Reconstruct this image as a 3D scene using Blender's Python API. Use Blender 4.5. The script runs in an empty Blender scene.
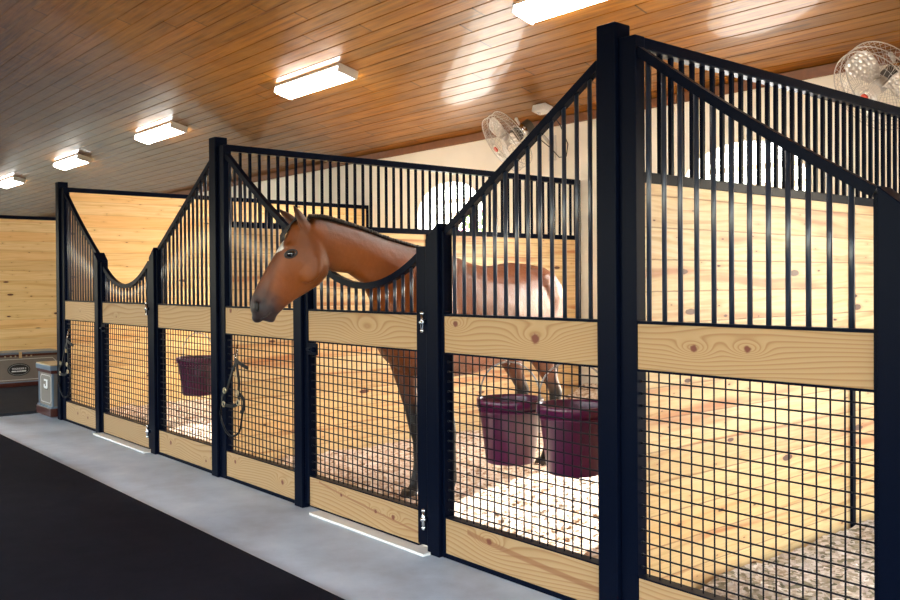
import bpy, bmesh, math, random
from mathutils import Vector, Matrix, noise
random.seed(7)
S = bpy.context.scene
COL = S.collection
PI = math.pi

# ------------------------------------------------------------------ materials
def newmat(name):
    m = bpy.data.materials.new(name); m.use_nodes = True
    nt = m.node_tree; b = nt.nodes['Principled BSDF']
    return m, nt, b
def nd(nt, typ, **kw):
    n = nt.nodes.new(typ)
    for k, v in kw.items():
        if k.startswith('i_'):
            n.inputs[k[2:].replace('_', ' ')].default_value = v
        else: setattr(n, k, v)
    return n
def L(nt, a, b): nt.links.new(a, b)
def ramp(nt, fac, stops):
    r = nd(nt, 'ShaderNodeValToRGB'); cr = r.color_ramp
    while len(cr.elements) < len(stops): cr.elements.new(.5)
    for e, (p, c) in zip(cr.elements, stops):
        e.position = p; e.color = (*c, 1)
    L(nt, fac, r.inputs[0]); return r.outputs[0]
def M_(nt, op, a, b=None, c=None, clamp=False):
    n = nd(nt, 'ShaderNodeMath', operation=op, use_clamp=clamp)
    for i, v in enumerate((a, b, c)):
        if v is None: continue
        if isinstance(v, (int, float)): n.inputs[i].default_value = v
        else: L(nt, v, n.inputs[i])
    return n.outputs[0]
def mix(nt, fac, a, b, mode='MIX'):
    n = nd(nt, 'ShaderNodeMix', data_type='RGBA', blend_type=mode)
    if isinstance(fac, (int, float)): n.inputs[0].default_value = fac
    else: L(nt, fac, n.inputs[0])
    for i, v in ((6, a), (7, b)):
        if isinstance(v, tuple): n.inputs[i].default_value = (*v, 1)
        else: L(nt, v, n.inputs[i])
    return n.outputs[2]
def comb(nt, x, y, z):
    n = nd(nt, 'ShaderNodeCombineXYZ')
    for i, v in enumerate((x, y, z)):
        if isinstance(v, (int, float)): n.inputs[i].default_value = v
        else: L(nt, v, n.inputs[i])
    return n.outputs[0]
def noi(nt, vec, scale=1, detail=3, rough=.5, dist=0):
    n = nd(nt, 'ShaderNodeTexNoise'); n.inputs['Scale'].default_value = scale
    n.inputs['Detail'].default_value = detail; n.inputs['Roughness'].default_value = rough
    n.inputs['Distortion'].default_value = dist
    L(nt, vec, n.inputs['Vector']); return n.outputs[0]
def objco(nt):
    t = nd(nt, 'ShaderNodeTexCoord'); s = nd(nt, 'ShaderNodeSeparateXYZ')
    L(nt, t.outputs['Object'], s.inputs[0]); return t.outputs['Object'], s.outputs
def bump(nt, b, h, strength=.3, dist=.01):
    n = nd(nt, 'ShaderNodeBump'); n.inputs['Strength'].default_value = strength
    n.inputs['Distance'].default_value = dist
    L(nt, h, n.inputs['Height']); L(nt, n.outputs[0], b.inputs['Normal'])

def plain(name, col, rough=.5, metal=0, spec=.5, coat=0, var=0, vscale=20):
    m, nt, b = newmat(name)
    b.inputs['Base Color'].default_value = (*col, 1)
    b.inputs['Roughness'].default_value = rough
    b.inputs['Metallic'].default_value = metal
    b.inputs['Specular IOR Level'].default_value = spec
    b.inputs['Coat Weight'].default_value = coat
    v, _ = objco(nt)
    f = noi(nt, v, vscale, 4)
    k = max(var, .08)
    c = mix(nt, f, tuple(x*(1-k) for x in col), tuple(min(1, x*(1+k)) for x in col))
    L(nt, c, b.inputs['Base Color'])
    return m

def planked(name, axis, up, width, tones, off=0, rough=.45, coat=0.0, knots=1.0, groove=.6, streak=1.0):
    """pine boards: grain runs along axis, boards are stacked along up"""
    m, nt, b = newmat(name)
    v, s = objco(nt); u = s[axis]; w = s[up]
    wi = M_(nt, 'DIVIDE', M_(nt, 'ADD', w, off), width)
    idx = M_(nt, 'FLOOR', wi); fr = M_(nt, 'FRACT', wi)
    wn = nd(nt, 'ShaderNodeTexWhiteNoise', noise_dimensions='1D'); L(nt, idx, wn.inputs['W'])
    rnd = wn.outputs['Value']
    uo = M_(nt, 'ADD', u, M_(nt, 'MULTIPLY', rnd, 37.0))
    wig = M_(nt, 'MULTIPLY', noi(nt, comb(nt, M_(nt, 'MULTIPLY', uo, 1.1), M_(nt, 'MULTIPLY', w, 5.0), idx), 1, 2), .10)
    gv = comb(nt, M_(nt, 'MULTIPLY', uo, 1.0), M_(nt, 'MULTIPLY', M_(nt, 'ADD', w, wig), 30.0), M_(nt, 'MULTIPLY', idx, 3.1))
    g1 = noi(nt, gv, 1, 4, .6)
    g2 = noi(nt, comb(nt, M_(nt, 'MULTIPLY', uo, .8), M_(nt, 'MULTIPLY', M_(nt, 'ADD', w, wig), 12.0), idx), 1, 2)
    c = ramp(nt, g1, [(.30, tones[2]), (.48, tones[1]), (.62, tones[0]), (.78, tones[2])])
    red = ramp(nt, g2, [(.56, (0, 0, 0)), (.68, (1, 1, 1))])
    c = mix(nt, M_(nt, 'MULTIPLY', red, .9*streak), c, tones[3])
    # board to board difference
    t = ramp(nt, rnd, [(0, (.86, .79, .70)), (.35, (1, 1, 1)), (.7, (.97, .95, .9)), (1, (1.0, .86, .72))])
    c = mix(nt, 1.0, c, t, 'MULTIPLY')
    # knots
    if knots > 0:
        vn = nd(nt, 'ShaderNodeTexVoronoi', voronoi_dimensions='2D'); vn.inputs['Scale'].default_value = 1
        L(nt, comb(nt, M_(nt, 'MULTIPLY', uo, 3.2), M_(nt, 'MULTIPLY', w, 9.5), 0), vn.inputs['Vector'])
        cs = nd(nt, 'ShaderNodeSeparateColor'); L(nt, vn.outputs['Color'], cs.inputs[0])
        rad = M_(nt, 'MULTIPLY', M_(nt, 'POWER', cs.outputs[0], 8.0), .15*knots)
        dd = M_(nt, 'SUBTRACT', vn.outputs['Distance'], rad)
        dn = M_(nt, 'ADD', dd, M_(nt, 'MULTIPLY', M_(nt, 'SUBTRACT', noi(nt, v, 60, 2), .5), .05))
        km = ramp(nt, dn, [(.0, (1, 1, 1)), (.03, (0, 0, 0))])
        kh = ramp(nt, dd, [(.0, (.7, .7, .7)), (.16, (0, 0, 0))])
        c = mix(nt, M_(nt, 'MULTIPLY', kh, .6), c, tones[3])
        c = mix(nt, km, c, (.10, .028, .008))
    if groove > 0:
        e = M_(nt, 'MINIMUM', fr, M_(nt, 'SUBTRACT', 1.0, fr))
        gm = ramp(nt, e, [(.012, (1, 1, 1)), (.032, (0, 0, 0))])
        c = mix(nt, M_(nt, 'MULTIPLY', gm, groove), c, (.22, .085, .02))
        h = M_(nt, 'SUBTRACT', M_(nt, 'MULTIPLY', g1, .06), gm)
    else: h = M_(nt, 'MULTIPLY', g1, .2)
    bump(nt, b, h, .35, .004)
    L(nt, c, b.inputs['Base Color'])
    b.inputs['Roughness'].default_value = rough; b.inputs['Coat Weight'].default_value = coat
    b.inputs['Coat Roughness'].default_value = .15
    return m

def board_mat(name, knots=(), tone=1.0, seed=0.0, swirl=1.0, streak=None):
    """a single pine board, x along the board, z across; knots = (x, z, radius) in object space"""
    m, nt, b = newmat(name)
    v, s = objco(nt); x, z = s[0], s[2]
    n1 = noi(nt, comb(nt, M_(nt, 'MULTIPLY', x, .9), M_(nt, 'MULTIPLY', z, 3.0), seed), 1, 1)
    f = M_(nt, 'ADD', M_(nt, 'MULTIPLY', z, 48.0), M_(nt, 'MULTIPLY', n1, 13.0*swirl))
    km = None
    for kk in knots:
        kx, kz, kr = kk[:3]; sg = kk[3] if len(kk) > 3 else kr*1.5
        dx = M_(nt, 'MULTIPLY', M_(nt, 'SUBTRACT', x, kx), .42); dz = M_(nt, 'SUBTRACT', z, kz)
        d2 = M_(nt, 'ADD', M_(nt, 'MULTIPLY', dx, dx), M_(nt, 'MULTIPLY', dz, dz))
        d = M_(nt, 'SQRT', d2)
        g = M_(nt, 'EXPONENT', M_(nt, 'MULTIPLY', d2, -1/(2*sg**2)))
        f = M_(nt, 'ADD', f, M_(nt, 'MULTIPLY', g, 4.2))
        dx2 = M_(nt, 'MULTIPLY', M_(nt, 'SUBTRACT', x, kx), .9)
        dk = M_(nt, 'SQRT', M_(nt, 'ADD', M_(nt, 'MULTIPLY', dx2, dx2), M_(nt, 'MULTIPLY', dz, dz)))
        dk = M_(nt, 'ADD', dk, M_(nt, 'MULTIPLY', M_(nt, 'SUBTRACT', noi(nt, v, 70, 2), .5), .012))
        mk = M_(nt, 'SUBTRACT', 1.0, M_(nt, 'DIVIDE', M_(nt, 'SUBTRACT', dk, kr*.7), kr*.5, clamp=True), clamp=True)
        km = mk if km is None else M_(nt, 'MAXIMUM', km, mk)
    band = M_(nt, 'FRACT', f)
    fine = noi(nt, comb(nt, M_(nt, 'MULTIPLY', x, 3.0), M_(nt, 'MULTIPLY', z, 190.0), seed), 1, 3)
    c = ramp(nt, band, [(0, (.53*tone, .335*tone, .155*tone)), (.5, (.50*tone, .305*tone, .130*tone)), (.82, (.36*tone, .175*tone, .055*tone)), (1, (.53*tone, .335*tone, .155*tone))])
    c = mix(nt, M_(nt, 'MULTIPLY', fine, .35), c, (.42*tone, .24*tone, .095*tone))
    if streak:
        xa, za, xb, zb, wd = streak
        q = M_(nt, 'DIVIDE', M_(nt, 'SUBTRACT', x, xa), xb-xa)
        zl = M_(nt, 'ADD', M_(nt, 'MULTIPLY', M_(nt, 'POWER', M_(nt, 'MAXIMUM', q, 0.0), .8), zb-za), za)
        dz = M_(nt, 'ABSOLUTE', M_(nt, 'SUBTRACT', M_(nt, 'ADD', z, M_(nt, 'MULTIPLY', M_(nt, 'SUBTRACT', n1, .5), .02)), zl))
        sm = M_(nt, 'SUBTRACT', 1.0, M_(nt, 'DIVIDE', M_(nt, 'SUBTRACT', dz, wd*.7), wd*.5, clamp=True), clamp=True)
        sm = M_(nt, 'MULTIPLY', sm, M_(nt, 'MULTIPLY', M_(nt, 'GREATER_THAN', q, 0.0), .75))
        c = mix(nt, sm, c, (.26, .095, .028))
    if km is not None: c = mix(nt, km, c, (.16, .035, .010))
    L(nt, c, b.inputs['Base Color']); b.inputs['Roughness'].default_value = .55
    return m

black = plain('black_powder_coated_steel', (.0018, .0036, .011), .32, 0, .035)
bar_m = plain('black_steel_bar', (.016, .024, .042), .28, 0, .8)
wire_m = plain('dark_steel_wire', (.005, .006, .011), .45, 0, .12)
chrome = plain('chrome', (.75, .76, .78), .18, 1)
white_pl = plain('white_plastic', (.78, .76, .72), .4)
PT = [(.66, .45, .21), (.72, .54, .28), (.48, .27, .095), (.47, .18, .055)]
wood_part = planked('pine_boards', 1, 2, .137, PT, off=.02)
wood_far = planked('pale_pine_boards', 1, 2, .137, [(.80, .55, .24), (.86, .62, .31), (.68, .42, .15), (.60, .30, .08)], off=.05, streak=.5, groove=.25)
cream = plain('cream_painted_wall', (.93, .89, .78), .7, var=.05, vscale=3)
stain_trim = plain('stained_wood_trim', (.20, .075, .022), .5, var=.3)

def ceil_mat():
    m, nt, b = newmat('varnished_ceiling_planks')
    v, s = objco(nt); x, y = s[0], s[1]
    w = .152/math.sqrt(1+.0625)
    yi = M_(nt, 'DIVIDE', M_(nt, 'SUBTRACT', y, 3.95), w)
    idx = M_(nt, 'FLOOR', yi)
    wn = nd(nt, 'ShaderNodeTexWhiteNoise', noise_dimensions='1D'); L(nt, idx, wn.inputs['W'])
    rnd = wn.outputs['Value']
    xo = M_(nt, 'ADD', x, M_(nt, 'MULTIPLY', rnd, 31.0))
    xi = M_(nt, 'DIVIDE', xo, 3.6); jf = M_(nt, 'FRACT', xi); ji = M_(nt, 'FLOOR', xi)
    wn2 = nd(nt, 'ShaderNodeTexWhiteNoise', noise_dimensions='2D'); L(nt, comb(nt, idx, ji, 0), wn2.inputs['Vector'])
    r2 = wn2.outputs['Value']
    g = noi(nt, comb(nt, M_(nt, 'MULTIPLY', xo, 1.5), M_(nt, 'MULTIPLY', y, 30.0), M_(nt, 'MULTIPLY', r2, 20.0)), 1, 5, .6, .6)
    c = ramp(nt, g, [(.3, (.085, .026, .002)), (.5, (.22, .082, .007)), (.75, (.34, .145, .016))])
    t = ramp(nt, r2, [(0, (.72, .70, .70)), (1, (1.12, 1.05, 1.0))])
    c = mix(nt, 1.0, c, t, 'MULTIPLY')
    big = noi(nt, v, .55, 2)
    c = mix(nt, M_(nt, 'MULTIPLY', ramp(nt, big, [(.42, (0, 0, 0)), (.6, (1, 1, 1))]), .35), c, (.30, .13, .02))
    jm = ramp(nt, M_(nt, 'MINIMUM', jf, M_(nt, 'SUBTRACT', 1.0, jf)), [(.0006, (1, 1, 1)), (.0012, (0, 0, 0))])
    c = mix(nt, jm, c, (.03, .01, .003))
    L(nt, c, b.inputs['Base Color']); b.inputs['Roughness'].default_value = .38
    b.inputs['Coat Weight'].default_value = .38; b.inputs['Coat Roughness'].default_value = .06; b.inputs['Specular Tint'].default_value = (1, .72, .42, 1); b.inputs['Specular IOR Level'].default_value = .3
    wob = noi(nt, v, 1.6, 2)
    bump(nt, b, M_(nt, 'ADD', M_(nt, 'MULTIPLY', g, .25), M_(nt, 'MULTIPLY', wob, 12.0)), .25, .006)
    return m
ceiling_m = ceil_mat()

def concrete_mat():
    m, nt, b = newmat('grey_concrete')
    v, s = objco(nt)
    a = noi(nt, v, 1.6, 6, .65); f = noi(nt, v, 22, 5, .7)
    c = ramp(nt, a, [(.3, (.36, .41, .49)), (.52, (.58, .65, .75)), (.72, (.74, .80, .88))])
    c = mix(nt, M_(nt, 'MULTIPLY', f, .3), c, (.48, .54, .62))
    jn = M_(nt, 'ABSOLUTE', M_(nt, 'SUBTRACT', s[0], -6.4))
    jm = ramp(nt, jn, [(.004, (1, 1, 1)), (.008, (0, 0, 0))])
    c = mix(nt, M_(nt, 'MULTIPLY', jm, .25), c, (.50, .52, .56))
    L(nt, c, b.inputs['Base Color'])
    L(nt, ramp(nt, a, [(.3, (.35,)*3), (.7, (.6,)*3)]), b.inputs['Roughness'])
    bump(nt, b, f, .15, .004)
    return m
concrete = concrete_mat()
def rubber_mat(name, c0, c1, rough=.75):
    m, nt, b = newmat(name); v, s = objco(nt)
    a = noi(nt, v, 5, 6, .7); f = noi(nt, v, 150, 3, .7)
    c = mix(nt, a, c0, c1); c = mix(nt, M_(nt, 'MULTIPLY', ramp(nt, f, [(.55, (0,)*3), (.7, (1,)*3)]), .12), c, (.08, .08, .10))
    L(nt, c, b.inputs['Base Color']); b.inputs['Roughness'].default_value = rough
    b.inputs['Specular IOR Level'].default_value = .06
    bump(nt, b, f, .35, .003); return m
mat_m = rubber_mat('black_rubber', (.003, .0035, .008), (.016, .017, .028))
mat2_m = rubber_mat('dark_grey_rubber', (.02, .021, .026), (.04, .041, .047))
def bedding_mat(name, cols):
    m, nt, b = newmat(name); v, s = objco(nt)
    vn = nd(nt, 'ShaderNodeTexVoronoi'); vn.inputs['Scale'].default_value = 42; L(nt, v, vn.inputs['Vector'])
    vn.inputs['Randomness'].default_value = 1
    cs = nd(nt, 'ShaderNodeSeparateColor'); L(nt, vn.outputs['Color'], cs.inputs[0])
    c = ramp(nt, cs.outputs[0], [(0, cols[0]), (.22, cols[1]), (.55, cols[2]), (1, cols[3])])
    f = noi(nt, v, 9, 4, .6)
    c = mix(nt, M_(nt, 'MULTIPLY', ramp(nt, f, [(.5, (0,)*3), (.7, (1,)*3)]), .45), c, cols[1])
    L(nt, c, b.inputs['Base Color']); b.inputs['Roughness'].default_value = .9
    bump(nt, b, M_(nt, 'ADD', cs.outputs[1], noi(nt, v, 60, 3)), .9, .02); return m
bed_m = bedding_mat('wood_shavings', [(.30, .16, .08), (.62, .44, .30), (.80, .66, .53), (.90, .82, .73)])
bed3_m = bedding_mat('straw_and_shavings', [(.14, .14, .09), (.36, .31, .23), (.58, .51, .47), (.80, .76, .74)])

# ------------------------------------------------------------------ mesh tools
class MB:
    def __init__(s): s.v = []; s.f = []; s.sm = []
    def add(s, vs, fs, smooth=False):
        o = len(s.v); s.v += [Vector(p) for p in vs]
        s.f += [tuple(i+o for i in f) for f in fs]; s.sm += [smooth]*len(fs); return s
    def box(s, x0, x1, y0, y1, z0, z1):
        vs = [(x0,y0,z0),(x1,y0,z0),(x1,y1,z0),(x0,y1,z0),(x0,y0,z1),(x1,y0,z1),(x1,y1,z1),(x0,y1,z1)]
        return s.add(vs, [(0,3,2,1),(4,5,6,7),(0,1,5,4),(1,2,6,5),(2,3,7,6),(3,0,4,7)])
    def obox(s, c, ax, ay, az):
        c, ax, ay, az = map(Vector, (c, ax, ay, az))
        vs = [c+a*ax+b*ay+d*az for d in (-1,1) for a, b in ((-1,-1),(1,-1),(1,1),(-1,1))]
        return s.add(vs, [(0,3,2,1),(4,5,6,7),(0,1,5,4),(1,2,6,5),(2,3,7,6),(3,0,4,7)])
    def tube(s, pts, r, n=8, closed=False, caps=True):
        pts = [Vector(p) for p in pts]; N = len(pts)
        rs = r if isinstance(r, (list, tuple)) else [r]*N
        rings = []; prev = None
        for i, p in enumerate(pts):
            if closed: t = pts[(i+1) % N]-pts[i-1]
            else: t = pts[min(i+1, N-1)]-pts[max(i-1, 0)]
            t.normalize()
            if prev is None:
                a = Vector((0,0,1)) if abs(t.z) < .9 else Vector((0,1,0))
                a = (a-t*a.dot(t)).normalized()
            else:
                a = (prev-t*prev.dot(t))
                a = a.normalized() if a.length > 1e-6 else t.orthogonal().normalized()
            prev = a; b = t.cross(a)
            rings.append([p+(a*math.cos(2*PI*(k+.5)/n)+b*math.sin(2*PI*(k+.5)/n))*rs[i] for k in range(n)])
        return s.loft(rings, closed, caps, smooth=n > 4)
    def loft(s, rings, closed=False, caps=True, smooth=True):
        n = len(rings[0]); vs = [p for r in rings for p in r]; fs = []
        N = len(rings)
        for i in range(N if closed else N-1):
            j = (i+1) % N
            for k in range(n):
                k2 = (k+1) % n
                fs.append((i*n+k, i*n+k2, j*n+k2, j*n+k))
        s.add(vs, fs, smooth)
        if caps and not closed:
            o = len(s.v)-len(vs)
            s.f.append(tuple(o+k for k in range(n))[::-1]); s.sm.append(False)
            s.f.append(tuple(o+(N-1)*n+k for k in range(n))); s.sm.append(False)
        return s
    def lathe(s, prof, c=(0,0,0), n=32, caps=False):
        c = Vector(c)
        rings = [[c+Vector((r*math.cos(2*PI*k/n), r*math.sin(2*PI*k/n), z)) for k in range(n)] for r, z in prof]
        return s.loft(rings, False, caps)
    def ball(s, c, r, n=12, sc=(1,1,1)):
        c = Vector(c); rings = []
        for i in range(n//2+1):
            a = PI*(i+.02)/(n//2+.04)
            rings.append([c+Vector((r*sc[0]*math.sin(a)*math.cos(2*PI*k/n), r*sc[1]*math.sin(a)*math.sin(2*PI*k/n), -r*sc[2]*math.cos(a))) for k in range(n)])
        return s.loft(rings, False, True)
    def build(s, name, mat, parent=None, loc=None, bevel=0):
        o_loc = Vector(loc) if loc is not None else (parent_world(parent) if parent else Vector((0,0,0)))
        me = bpy.data.meshes.new(name)
        me.from_pydata([tuple(p-o_loc) for p in s.v], [], s.f)
        bm = bmesh.new(); bm.from_mesh(me)
        bmesh.ops.recalc_face_normals(bm, faces=bm.faces); bm.to_mesh(me); bm.free()
        me.polygons.foreach_set('use_smooth', s.sm)
        if mat: me.materials.append(mat)
        o = bpy.data.objects.new(name, me); COL.objects.link(o)
        if parent:
            o.parent = parent; o.location = o_loc-parent_world(parent)
        else: o.location = o_loc
        if bevel:
            b = o.modifiers.new('bevel', 'BEVEL'); b.width = bevel; b.segments = 2; b.limit_method = 'ANGLE'
        return o
def parent_world(p):
    v = Vector((0,0,0))
    while p: v += p.location; p = p.parent
    return v
def tag(o, label=None, cat=None, group=None, kind=None):
    if label: o['label'] = label
    if cat: o['category'] = cat
    if group: o['group'] = group
    if kind: o['kind'] = kind
    return o
def thing(name, label, cat, loc, group=None):
    o = bpy.data.objects.new(name, None); COL.objects.link(o); o.location = loc
    o.empty_display_size = .1
    return tag(o, label, cat, group)
def struct(o): o['kind'] = 'structure'; return o
def dup(o, parent=None):
    c = o.copy(); COL.objects.link(c); c.parent = parent
    for ch in [x for x in o.children]: dup(ch, c)
    return c

# ------------------------------------------------------------------ the room
WB = 3.95                       # inner face of the back wall
EZ, SL = 3.10, .25              # eave height, roof pitch
XL, XR = -34.0, 3.2
# concrete slab, bedding bays
struct(MB().box(XL, XR, -8, .12, -.2, -.02).build('floor', concrete))
struct(MB().box(XL, XR, .12, 4.25, -.2, -.0).build('floor', concrete))
# back wall with arched openings
def wall_back():
    mb = MB(); cen = [-8.20, -4.29, -.42]; cen.sort(); hw = .60; spring = 2.22; rise = .37
    th = .22; x = XL; top = EZ+.12
    def quad(x0, x1, z0a, z0b):
        for y in (WB, WB+th):
            mb.add([(x0,y,z0a),(x1,y,z0b),(x1,y,top),(x0,y,top)], [(0,1,2,3)])
    for c in cen:
        quad(x, c-hw, 0, 0)
        N = 20
        arc = [(c-hw*math.cos(PI*i/N), spring+rise*math.sin(PI*i/N)) for i in range(N+1)]
        for (xa, za), (xb, zb) in zip(arc, arc[1:]):
            quad(xa, xb, za, zb)
            mb.add([(xa,WB,za),(xb,WB,zb),(xb,WB+th,zb),(xa,WB+th,za)], [(0,1,2,3)])
        for xx in (c-hw, c+hw):
            mb.add([(xx,WB,0),(xx,WB+th,0),(xx,WB+th,spring),(xx,WB,spring)], [(0,1,2,3)])
        x = c+hw
    quad(x, XR, 0, 0)
    return struct(mb.build('wall_back', cream))
wall_back()
struct(MB().box(XL, XR, WB-.035, WB-.001, EZ-.085, EZ+.0).build('trim_1', stain_trim, bevel=.005))
# ceiling: real V-grooved planks on both slopes
def ceiling():
    mb = MB(); w = .152/math.sqrt(1+SL*SL); g = .006; d = .009
    y = 4.25; prof = []
    k0 = int((4.25-3.95)/w)
    y0 = 3.95+w*2
    while y0 > -1.95:
        y1 = y0-w
        z = lambda yy: EZ+SL*(3.95-yy)
        prof += [(y0, z(y0)+d), (y0-g, z(y0-g)), (y1+g, z(y1+g))]
        y0 = y1
    prof.append((y0, z(y0)+d)); ridge = y0
    prof2 = [(2*ridge-a, b) for a, b in prof[:-1]][::-1]
    prof = prof+prof2
    vs = []; fs = []
    for a, b in prof: vs += [(XL, a, b), (XR, a, b)]
    for i in range(len(prof)-1): fs.append((2*i, 2*i+1, 2*i+3, 2*i+2))
    n = len(vs)
    mb.add(vs, fs)
    # roof skin above
    e = prof[0][0]; zz = EZ+SL*(3.95-e)+.15; zr = EZ+SL*(3.95-ridge)+.15
    mb.add([(XL,e,zz),(XR,e,zz),(XR,ridge,zr),(XL,ridge,zr),(XL,2*ridge-e,zz),(XR,2*ridge-e,zz)], [(0,1,2,3),(3,2,5,4)])
    return struct(mb.build('ceiling', ceiling_m))
ceiling()
def side_wall():
    mb = MB()
    mb.box(XL, XR, -8.1, -7.9, 0, 1.0).box(XL, XR, -8.1, -7.9, 2.75, 3.2)
    x = XL
    while x < XR-.5:
        mb.box(x, x+.9, -8.1, -7.9, 1.0, 2.75); x += 3.8
    mb.box(XR-.3, XR, -8.1, -7.9, 1.0, 2.75)
    struct(mb.build('wall_front', wood_far))
    mb = MB(); mb.box(XL-.2, XL, -8.1, -4.0, 0, 4.8).box(XL-.2, XL, 0, 4.2, 0, 4.8).box(XL-.2, XL, -4.0, 0, 3.3, 4.8)
    return struct(mb.build('wall_left', stain_trim))
side_wall()
def end_wall():
    mb = MB(); x0, x1 = XR, XR+.2
    mb.box(x0, x1, .2, 4.2, 0, 4.8).box(x0, x1, -8.1, -5.6, 0, 4.8).box(x0, x1, -5.6, .2, 3.4, 4.8)
    struct(mb.build('wall_right', wood_far))
end_wall()
# rubber mats
tag(MB().box(XL+6, 1.5, -5.6, -.77, -.0195, -.006).build('aisle_mat', mat_m), 'wide black rubber mat running down the aisle floor', 'mat')
tag(MB().box(-13.5, -10.47, -.70, 3.8, -.0195, .012).build('bay_mat', mat2_m), 'dark grey rubber mat in the open bay with the trunk', 'mat')
# bedding
def bedding(name, x0, x1, y0, y1, mat, label, sd, bank=.0):
    nx, ny = int((x1-x0)/.045), int((y1-y0)/.045); vs = []; fs = []
    for j in range(ny+1):
        for i in range(nx+1):
            x = x0+(x1-x0)*i/nx; y = y0+(y1-y0)*j/ny
            e = min(1, (y-y0)/.25)
            z = .012+e*(.045+.035*noise.noise(Vector((x*1.3+sd, y*1.3, 0)))+.02*noise.noise(Vector((x*7, y*7, sd)))+.014*noise.noise(Vector((x*25, y*25, sd))))
            if bank:
                q = max(0, (y-2.7)/1.2); z += bank*q*q
            vs.append((x, y, max(z, .004)))
    for j in range(ny):
        for i in range(nx):
            a = j*(nx+1)+i; fs.append((a, a+1, a+nx+2, a+nx+1))
    mb = MB(); mb.add(vs, fs, True)
    # loose shavings lying on top: small curled chips
    rnd = random.Random(sd)
    for _ in range(int((x1-x0)*(y1-y0)*260)):
        x = rnd.uniform(x0+.05, x1-.05); y = rnd.uniform(y0+.06, y1-.05)
        i = min(nx-1, int((x-x0)/(x1-x0)*nx)); j = min(ny-1, int((y-y0)/(y1-y0)*ny))
        z = vs[j*(nx+1)+i][2]+.004
        a = rnd.uniform(0, PI); l = rnd.uniform(.008, .022); w = rnd.uniform(.004, .009); t = rnd.uniform(-.6, .6)
        ax = Vector((math.cos(a), math.sin(a), t*.7))*l; ay = Vector((-math.sin(a), math.cos(a), rnd.uniform(-.5, .5)))*w
        c = Vector((x, y, z+.004))
        mb.add([c-ax-ay, c+ax-ay, c+ax+ay, c-ax+ay, c+Vector((0,0,.006))], [(0,1,4),(1,2,4),(2,3,4),(3,0,4)])
    o = mb.build(name, mat); tag(o, label, 'bedding', kind='stuff'); return o
bedding('bedding', -9.78, -6.19, .22, 3.93, bed_m, 'pale wood shavings covering the floor of the far empty stall', 3)
bedding('bedding', -6.05, -2.45, .14, 3.93, bed_m, 'beige wood shavings under the horse, sunlit near the buckets', 5, .30)
bedding('bedding', -2.31, 1.6, .34, 3.93, bed3_m, 'greyish straw and shavings on the floor of the nearest stall', 9)
# outside
def outside():
    m, nt, b = newmat('pale_gravel'); v, s = objco(nt)
    L(nt, ramp(nt, noi(nt, v, 6, 5), [(.3, (.55, .52, .46)), (.7, (.75, .72, .66))]), b.inputs['Base Color']); b.inputs['Roughness'].default_value = .9
    o = MB().box(-60, 20, 4.26, 40, -.3, -.05).build('ground', m); struct(o)
outside()

# ------------------------------------------------------------------ partitions
wall_boards = {}
def partition(X, label, grille=True, wood=wood_part, y1=3.90, y0=.036, th=.045, top=2.42, name='stall_partition'):
    t = thing(name, label, 'partition', (X, 0, 0))
    wt = 1.81 if grille else top-.045
    MB().box(X-th/2, X+th/2, y0+.03, y1, .0, wt).build('plank_panel', wood, t)
    MB().box(X-.03, X+.03, y0, y1+.02, top-.05, top).build('top_rail', black, t, bevel=.004)
    MB().box(X-.03, X+.03, y0, y0+.04, 0, top-.05).build('end_post', black, t, bevel=.004)
    MB().box(X-.03, X+.03, y1-.02, y1+.02, 0, top-.05).build('end_post', black, t, bevel=.004)
    MB().box(X+th/2, X+.016+th/2, 1.915, 1.95, .0, wt).build('stiffener', black, t)
    MB().box(X-.016-th/2, X-th/2, 1.915, 1.95, .0, wt).build('stiffener', black, t)
    if grille:
        MB().box(X-.03, X+.03, y0+.05, y1-.02, 1.81, 1.855).build('middle_rail', black, t, bevel=.003)
        y = y0+.05+.079
        while y < y1-.05:
            MB().box(X-.009, X+.009, y-.009, y+.009, 1.855, top-.05).build('bar', black, t)
            y += .079
    return t
partition(-2.38, 'pine partition with black bar grille on top, nearest, between horse stall and nearest stall')
partition(-6.12, 'pine partition with black bar grille on top, between the horse stall and the far stall')
partition(-9.85, 'solid pine partition without grille at the far side of the far stall', grille=False, wood=wood_far)
partition(-13.60, 'solid pine end wall with black top rail behind the large trunk', grille=False, wood=wood_far, y0=-.1, top=2.37)

# ------------------------------------------------------------------ stall fronts
def tall_post(X, label):
    mb = MB().box(X-.05, X+.05, -.05, .05, -.02, 2.468)
    return tag(mb.build('tall_post', black, loc=(X, 0, 0), bevel=.004), label, 'post', 'tall square posts of the stall fronts')
PX = [-9.815, -6.145, -2.435]
tall_post(PX[0], 'tall black square post at the far end, beside the small trunk')
tall_post(PX[1], 'tall black square steel post left of the horse head')
tall_post(PX[2], 'tall black square steel post in the right foreground, biggest in view')
def gate_post(X, high, label):
    w = .048; zr, zl = (1.70, 1.62) if high > 0 else (1.62, 1.70)
    x0, x1 = X-w, X+w
    mb = MB(); vs = []
    for y in (-.05, .05): vs += [(x0,y,-.02),(x1,y,-.02),(x1,y,zr),(x0,y,zl)]
    mb.add(vs, [(0,1,2,3),(7,6,5,4),(0,4,5,1),(1,5,6,2),(2,6,7,3),(3,7,4,0)])
    return tag(mb.build('gate_post', black, loc=(X, 0, 0), bevel=.003), label, 'post', 'low slant-topped gate posts')
gate_post(-8.65, -1, 'low black gate post at the left of the far stall door')
gate_post(-7.305, 1, 'low black gate post at the right of the far stall door')
gate_post(-4.952, -1, 'low black gate post under the chin of the horse')
gate_post(-3.598, 1, 'low black gate post in front of the horse shoulder, slanted top')
gate_post(-1.270, -1, 'low black gate post cut by the right edge of the photo')

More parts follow.
